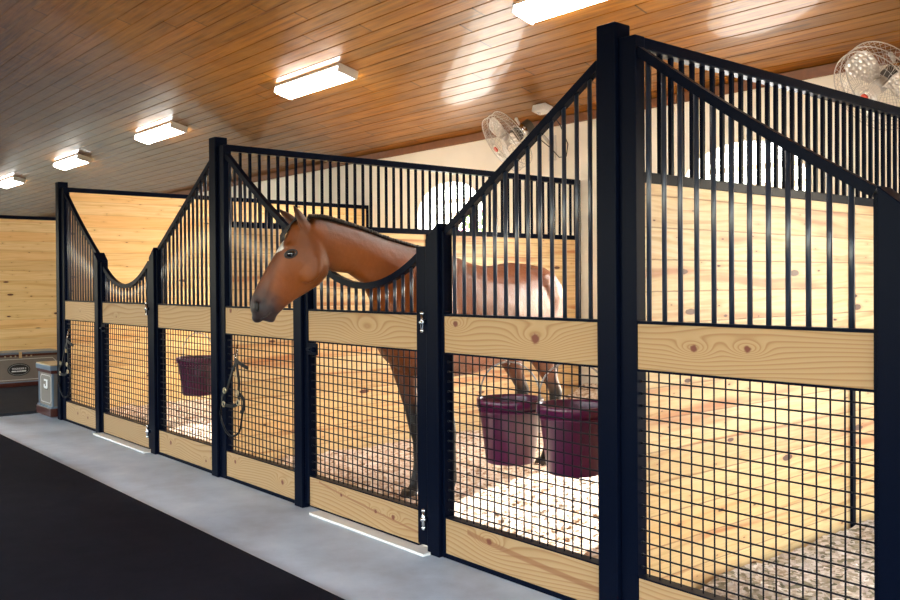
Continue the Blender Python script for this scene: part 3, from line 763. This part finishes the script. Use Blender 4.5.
# ------------------------------------------------------------------ the horse
def horse():
    rings_all = MB()
    def ring(c, U, W, a, b, n=28, p=2.2):
        out = []
        for k in range(n):
            th = 2*PI*k/n; cs, sn = math.cos(th), math.sin(th)
            out.append(c+U*(a*math.copysign(abs(cs)**(2/p), cs))+W*(b*math.copysign(abs(sn)**(2/p), sn)))
        return out
    # torso
    O = Vector((-4.375, .20, 0)); d = Vector((-.22, .9755, 0)).normalized(); W = Vector((d.y, -d.x, 0))
    secs = [(0, 1.12, 1.30, .08), (.05, .98, 1.38, .16), (.14, .88, 1.45, .215), (.28, .81, 1.55, .245), (.42, .78, 1.60, .26), (.58, .77, 1.585, .285), (.8, .77, 1.53, .31), (1.0, .79, 1.505, .325), (1.2, .83, 1.51, .32), (1.38, .87, 1.535, .31), (1.55, .90, 1.53, .30), (1.72, .95, 1.47, .27), (1.85, 1.02, 1.38, .21), (1.93, 1.10, 1.28, .11)]
    T = MB()
    T.loft([ring(O+d*s+Vector((0,0,(lo+hi)/2)), Vector((0,0,1)), W, (hi-lo)/2, w, p=2.1) for s, lo, hi, w in secs])
    # neck
    NK = [([-4.40, 0.72, 1.585], [-4.40, 0.24, 1.06], .20), ([-4.421, 0.60, 1.60, -4.41, 0.21, 1.158], 0, 0.18), ([-4.416, 0.428, 1.621, -4.409, 0.165, 1.27], 0, 0.15), ([-4.412, 0.249, 1.66, -4.406, 0.095, 1.385], 0, 0.122), ([-4.408, 0.078, 1.709, -4.404, -0.02, 1.452], 0, 0.10), ([-4.405, -0.079, 1.744, -4.403, -0.14, 1.462], 0, 0.09), ([-4.402, -0.203, 1.768, -4.401, -0.246, 1.515], 0, 0.085), ([-4.4, -0.277, 1.77, -4.399, -0.331, 1.61], 0, 0.07)]
    R = []
    for a, b, w in NK:
        if b: U0, L0 = Vector(a), Vector(b)
        else: U0, L0 = Vector(a[:3]), Vector(a[3:])
        c = (U0+L0)/2; U = (U0-L0); h = U.length/2; U.normalize()
        rr = ring(c, U, Vector((1,0,0)), h, w, p=2.0)
        # narrower crest
        rr = [q-Vector((1,0,0))*((q-c).x*.45*max(0, (q-c).dot(U)/h)) for q in rr]
        R.append(rr)
    T.loft(R)
    # head
    HD = [([-4.418, -0.332, 1.758, -4.376, -0.259, 1.70], .05), ([-4.446, -0.38, 1.718, -4.351, -0.216, 1.602], .082), ([-4.466, -0.414, 1.644, -4.338, -0.192, 1.50], .098), ([-4.483, -0.443, 1.594, -4.344, -0.202, 1.441], .098), ([-4.502, -0.477, 1.526, -4.369, -0.246, 1.384], .084), ([-4.522, -0.511, 1.459, -4.403, -0.305, 1.342], .066), ([-4.539, -0.54, 1.397, -4.434, -0.358, 1.305], .055), ([-4.552, -0.564, 1.341, -4.462, -0.407, 1.264], .050), ([-4.561, -0.579, 1.291, -4.487, -0.45, 1.216], .053), ([-4.561, -0.579, 1.246, -4.495, -0.465, 1.188], .050), ([-4.55, -0.56, 1.208, -4.509, -0.489, 1.176], .034)]
    HW = Vector((.866, -.5, 0))         # the side of the head turned to the aisle
    R = []
    for a, w in HD:
        U0, L0 = Vector(a[:3]), Vector(a[3:]); c = (U0+L0)/2; U = U0-L0; h = U.length/2; U.normalize()
        rr = ring(c, U, HW, h, w, p=2.15)
        rr = [q-HW*((q-c).dot(HW)*.18*max(0, -(q-c).dot(U)/h)) for q in rr]
        R.append(rr)
    T.loft(R)
    # cheeks, brow, face bone, nostril rims
    HF = Vector((-.5, -.866, 0)); HA = Vector((-.17, -.30, -.94)).normalized(); HN = HW.cross(HA).normalized()
    def ob(c, r):
        n = 18; rings = []
        for i in range(n//2+1):
            a = PI*(i+.02)/(n//2+.04)
            rings.append([c+HW*(r[0]*math.sin(a)*math.cos(2*PI*k/n))+HN*(r[1]*math.sin(a)*math.sin(2*PI*k/n))-HA*(r[2]*math.cos(a)) for k in range(n)])
        T.loft(rings)
    for s_ in (-1, 1):
        ob(Vector((-4.392, -.290, 1.478))+HW*.072*s_, (.022, .062, .088))
        ob(Vector((-4.447, -.378, 1.592))+HW*.074*s_, (.020, .046, .024))
        ob(Vector((-4.50, -.470, 1.43))+HW*.050*s_, (.012, .016, .12))
        T.ball(Vector((-4.535, -.54, 1.268))+HW*.033*s_, .030, 12, (.9, .9, 1.2))
    T.ball((-4.503, -.478, 1.197), .026, 12, (1, 1, .9))
    T.ball((-4.540, -.545, 1.205), .036, 12, (.9, 1, .9))
    # legs
    def leg(pts):
        T.loft([ring(Vector(p), Vector((0,1,0)), Vector((1,0,0)), a, b, 20, 2.0) for p, a, b in pts])
    for s_ in (-1, 1):
        c = O+d*.30+W*(.135*s_); x, y = c.x, c.y
        sl_ = lambda z: Vector((.125, .05, 0))*min(1, max(0, (1.0-z)/.5))
        leg2 = lambda pts: leg([(tuple(Vector(p)+sl_(p[2])), a, b) for p, a, b in pts])
        leg2([((x, y+.04, 1.20), .16, .10), ((x, y+.02, 1.02), .125, .095), ((x, y+.0, .88), .09, .075), ((x, y-.005, .74), .068, .058), ((x, y-.01, .60), .050, .045), ((x, y-.015, .52), .045, .046), ((x, y-.01, .46), .040, .040), ((x, y, .40), .030, .028), ((x, y+.005, .25), .029, .026), ((x, y+.0, .19), .037, .034), ((x, y-.02, .13), .032, .030), ((x, y-.045, .085), .042, .040), ((x, y-.055, .05), .056, .052), ((x, y-.06, .035), .062, .056)])
        c = O+d*1.56+W*(.145*s_); x, y = c.x, c.y
        leg([((x, y-.02, 1.30), .22, .12), ((x, y-.03, 1.08), .20, .115), ((x, y-.02, .92), .15, .095), ((x, y+.05, .78), .095, .070), ((x, y+.12, .66), .062, .050), ((x, y+.17, .58), .055, .045), ((x, y+.16, .50), .045, .038), ((x, y+.13, .40), .034, .030), ((x, y+.10, .25), .033, .029), ((x, y+.09, .19), .039, .036), ((x, y+.06, .13), .033, .031), ((x, y+.04, .085), .044, .040), ((x, y+.03, .05), .058, .052), ((x, y+.025, .035), .062, .055)])
        # shoulder and haunch masses
        cc = O+d*.30+W*(.12*s_); T.ball((cc.x, cc.y, 1.22), .2, 16, (.75, 1.0, 1.35))
        cc = O+d*1.50+W*(.12*s_); T.ball((cc.x, cc.y, 1.28), .24, 16, (.8, 1.15, .98))
    o = T.build('horse', None, loc=(O.x, .95, 0))
    # ears (part of the body surface)
    E = MB()
    def ear(base, tip, w):
        base, tip = Vector(base), Vector(tip); ax = tip-base; fwd = Vector((-.75, -.66, 0)); sid = ax.cross(fwd).normalized(); fwd = sid.cross(ax).normalized()
        rr = []
        for q, a in ((-.25, .8), (0, 1), (.2, 1.12), (.42, 1.0), (.65, .7), (.85, .36), (1, .05)):
            cc = base+ax*q; g = []
            for k in range(16):
                th = 2*PI*k/16; x_ = math.cos(th)*w*a; y_ = math.sin(th)*w*a*.55
                if y_ > 0: y_ *= .5
                g.append(cc+sid*x_+fwd*y_)
            rr.append(g)
        E.loft(rr)
    ear((-4.372, -.335, 1.710), (-4.405, -.395, 1.842), .050)
    ear((-4.462, -.335, 1.722), (-4.522, -.425, 1.826), .048)
    bm = bmesh.new(); bm.from_mesh(o.data)
    tmp = E.build('tmp', None, loc=(O.x, .95, 0)); bm.from_mesh(tmp.data); bpy.data.objects.remove(tmp)
    bm.to_mesh(o.data); bm.free()
    md = o.modifiers.new('r', 'REMESH'); md.mode = 'VOXEL'; md.voxel_size = .0095; md.use_smooth_shade = True
    sm = o.modifiers.new('s', 'SMOOTH'); sm.factor = .5; sm.iterations = 7
    bpy.context.view_layer.update()
    me = bpy.data.meshes.new_from_object(o.evaluated_get(bpy.context.evaluated_depsgraph_get()))
    o.modifiers.clear(); o.data = me
    # coat pattern: black points, dark muzzle, white star
    off = o.location
    att = me.color_attributes.new('coat', 'FLOAT_COLOR', 'POINT')
    bay = Vector((.23, .057, .009)); dark = Vector((.055, .020, .010)); blackc = Vector((.010, .008, .008)); grey = Vector((.020, .018, .024)); white = Vector((.8, .78, .75)); light = Vector((.36, .11, .020))
    ss = lambda a, b, x: (lambda t: t*t*(3-2*t))(min(1, max(0, (x-a)/(b-a))))
    mz = Vector((-4.535, -.53, 1.215))
    for i, v in enumerate(me.vertices):
        p = v.co+off
        c = bay.copy()
        n1 = noise.noise(p*3.0)*.5+.5
        c = c.lerp(light, .45*n1)
        c = c.lerp(dark, .35*ss(.45, .85, noise.noise(p*4.5+Vector((3,1,7)))*.5+.5))
        if p.y < .7:                     # darker under the mane, golden on the throat and down the face bones
            crest_z = 1.60+(.6-p.y)*.19
            c = c.lerp(dark, .55*ss(-.12, -.01, p.z-crest_z)*(1 if p.y > -.2 else 0))
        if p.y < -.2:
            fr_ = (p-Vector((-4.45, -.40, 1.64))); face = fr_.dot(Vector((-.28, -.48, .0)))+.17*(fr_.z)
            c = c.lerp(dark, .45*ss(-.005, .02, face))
        if p.y > -.1 and p.z < 1.0: c = c.lerp(dark, .55*(1-ss(.75, 1.0, p.z)))
        if p.z < .80 and p.y > .1: c = c.lerp(blackc, 1-ss(.56, .76, p.z))
        if p.y < -.15:
            dm = (p-mz).length
            c = c.lerp(grey, .92*(1-ss(.075, .20, dm+.02*noise.noise(p*30))))
            b_ = Vector((-4.483, -.443, 1.605)); q = p-b_
            # star: slim diamond on the forehead
            ax = Vector((-.23, -.40, -.88)).normalized(); al = q.dot(ax); lat = abs(q.dot(HW))
            if p.x*-.5+p.y*-.866 > (b_.x*-.5+b_.y*-.866)-.045 and abs(al) < .06 and lat < .060*(1-abs(al)/.06)+.004: c = white.copy()
            if p.z > 1.71: c = c.lerp(dark, .85*ss(1.715, 1.76, p.z)).lerp(blackc, .7*ss(1.78, 1.82, p.z))
        att.data[i].color = (c.x, c.y, c.z, 1)
    m, nt, b = newmat('bay_coat')
    at = nd(nt, 'ShaderNodeAttribute'); at.attribute_name = 'coat'
    vv, _ = objco(nt)
    f = noi(nt, vv, 45, 3)
    cc = mix(nt, M_(nt, 'MULTIPLY', f, .4), at.outputs['Color'], mix(nt, 1.0, at.outputs['Color'], (.5, .45, .4), 'MULTIPLY'))
    L(nt, cc, b.inputs['Base Color']); b.inputs['Roughness'].default_value = .40; b.inputs['Specular IOR Level'].default_value = .35
    b.inputs['Sheen Weight'].default_value = .0; b.inputs['Sheen Roughness'].default_value = .4
    bump(nt, b, M_(nt, 'ADD', noi(nt, vv, 300, 2), M_(nt, 'MULTIPLY', noi(nt, vv, 9, 3), 6.0)), .35, .004)
    me.materials.clear(); me.materials.append(m)
    tag(o, 'brown bay horse reaching its head and neck out over the stall door', 'horse')
    # eye, nostril, mouth
    gl = plain('dark_eye', (.008, .008, .012), .05, 0, .8, coat=1); lid = plain('eyelid', (.022, .014, .014), .4)
    for s_ in (1, -1):
        c = Vector((-4.447, -.382, 1.560))+HW*(.080*s_)
        c = c+Vector((0,0,0))
        MB().ball(c, .029, 18, (.9, .9, .8)).build('eye', gl, o)
        ax = Vector((-.48, -.80, -.35)).normalized(); upv = HW.cross(ax).normalized()
        MB().tube([c+HW*s_*.014+ax*(.033*math.cos(2*PI*k/24))+upv*(.019*math.sin(2*PI*k/24)) for k in range(24)], .0065, 8, closed=True).build('eyelid', lid, o)
        nc = Vector((-4.538, -.546, 1.268))+HW*(.047*s_)
        MB().ball(nc+HW*s_*.006, .023, 14, (.6, .6, 1.3)).build('nostril', plain('nostril', (.006, .005, .006), .6), o)
    MB().tube(smooth([Vector((-4.530, -.525, 1.200))+HW*.046, Vector((-4.515, -.50, 1.214))+HW*.052, Vector((-4.500, -.475, 1.240))+HW*.053]), .0035, 6).build('mouth_line', lid, o)
    # mane and forelock
    hair, nt, b = newmat('black_mane'); vv, s = objco(nt)
    L(nt, ramp(nt, noi(nt, vv, 80, 3), [(.3, (.008, .006, .006)), (.7, (.035, .022, .018))]), b.inputs['Base Color']); b.inputs['Roughness'].default_value = .4
    r = random.Random(2)
    crest = smooth([(-4.40, -.300, 1.775), (-4.402, -.203, 1.776), (-4.405, -.079, 1.752), (-4.408, .078, 1.716), (-4.412, .249, 1.667), (-4.416, .428, 1.628), (-4.42, .56, 1.606)], 14)
    mb = MB()
    for i, p in enumerate(crest):
        for k in range(3):
            q = p+Vector((r.uniform(-.006, .012), r.uniform(-.006, .006), -.006)); ln = r.uniform(.09, .15)
            # falls to the far side of the neck
            mb.tube([q+Vector((.012,0,0)), q+Vector((0, .01, .013)), q+Vector((-.035, .025, .006)), q+Vector((-.075, .035, -ln*.5)), q+Vector((-.098, .045, -ln))], [.006, .007, .0065, .004, .001], 5)
    mb.build('mane', hair, o)
    mb = MB()
    for k in range(46):
        a_ = r.uniform(-1, 1); p = Vector((-4.412, -.325, 1.762))+HW*(a_*.028)
        ln = r.uniform(.7, 1.1)
        pts = [p+Vector((.02,.03,-.01)), p+Vector((-.01, -.025, .012)), p+Vector((-.036, -.055, -.03))+HW*a_*.008, p+Vector((-.055, -.088, -.09*ln))+HW*a_*.006, p+Vector((-.066, -.108, -.135*ln))]
        mb.tube(pts, [.005, .006, .006, .004, .001], 5)
    mb.build('forelock', hair, o)
    mb = MB(); root = O+d*1.90+Vector((0,0,1.36))
    for k in range(80):
        th = r.uniform(0, 2*PI); q = r.uniform(0, 1)**.5; e = Vector((math.cos(th), math.sin(th), 0))
        mb.tube(smooth([root+e*.015*q-d*.06, root+e*.025*q+d*.045+Vector((0,0,-.02)), root+e*.03*q+d*.075+Vector((0,0,-.15)), root+e*.05*q+d*.08+Vector((0,0,-.45)), root+e*.045*q+d*.07+Vector((0,0,-.72-.12*r.random()))], 4), [.007]*14+[.005, .003, .001], 5)
    mb.build('tail', hair, o)
    for k, (s_, dd, yy) in enumerate(((-1, .30, -.06), (1, .30, -.06), (-1, 1.56, .025), (1, 1.56, .025))):
        c = O+d*dd+W*((.135 if dd < 1 else .145)*s_)+(Vector((.125, .05, 0)) if dd < 1 else Vector((0,0,0)))
        MB().loft([ring(Vector((c.x, c.y+yy, z)), Vector((0,1,0)), Vector((1,0,0)), a, a*.9, 20, 2) for z, a in ((.03, .070), (.06, .066), (.10, .052))]).build('hoof', plain('hoof', (.03, .025, .02), .5), o)
    return o
horse()

# ------------------------------------------------------------------ light
w = bpy.data.worlds.new('World'); S.world = w; w.use_nodes = True
nt = w.node_tree; bg = nt.nodes['Background']
sky = nt.nodes.new('ShaderNodeTexSky'); sky.sky_type = 'NISHITA'; sky.sun_disc = False
sky.sun_elevation = math.radians(33); sky.sun_rotation = math.radians(14); sky.air_density = 1.3; sky.dust_density = 2.0
hsv = nt.nodes.new('ShaderNodeHueSaturation'); hsv.inputs['Saturation'].default_value = .75
nt.links.new(sky.outputs[0], hsv.inputs['Color']); nt.links.new(hsv.outputs[0], bg.inputs[0])
bg.inputs[1].default_value = 1.4
sun = bpy.data.lights.new('sun', 'SUN'); sun.energy = 13.0; sun.angle = math.radians(.6); sun.color = (1, .95, .86)
so = bpy.data.objects.new('sun', sun); COL.objects.link(so)
dr = Vector((.20, -1, -.59)).normalized(); so.rotation_euler = dr.to_track_quat('-Z', 'Y').to_euler(); so.location = (-4, 12, 9)

# ------------------------------------------------------------------ camera
cam = bpy.data.cameras.new('camera'); co = bpy.data.objects.new('camera', cam); COL.objects.link(co); S.camera = co
yaw = math.radians(40.16); pitch = math.radians(-.5); roll = math.radians(-.40)
fw = Vector((-math.cos(yaw)*math.cos(pitch), math.sin(yaw)*math.cos(pitch), math.sin(pitch)))
rt = Vector((math.sin(yaw), math.cos(yaw), 0)); up = rt.cross(fw)
rt2 = rt*math.cos(roll)+up*math.sin(roll); up2 = -rt*math.sin(roll)+up*math.cos(roll)
m = Matrix((rt2, up2, -fw)).transposed().to_4x4(); m.translation = Vector((0, -2.96, 1.4)); co.matrix_world = m
cam.sensor_width = 36; cam.lens = 896/900*36; cam.shift_y = -10.7/900; cam.clip_start = .05; cam.clip_end = 200

vs = S.view_settings; vs.view_transform = 'Standard'; vs.look = 'None'; vs.gamma = 1; vs.exposure = .80; vs.use_curve_mapping = False
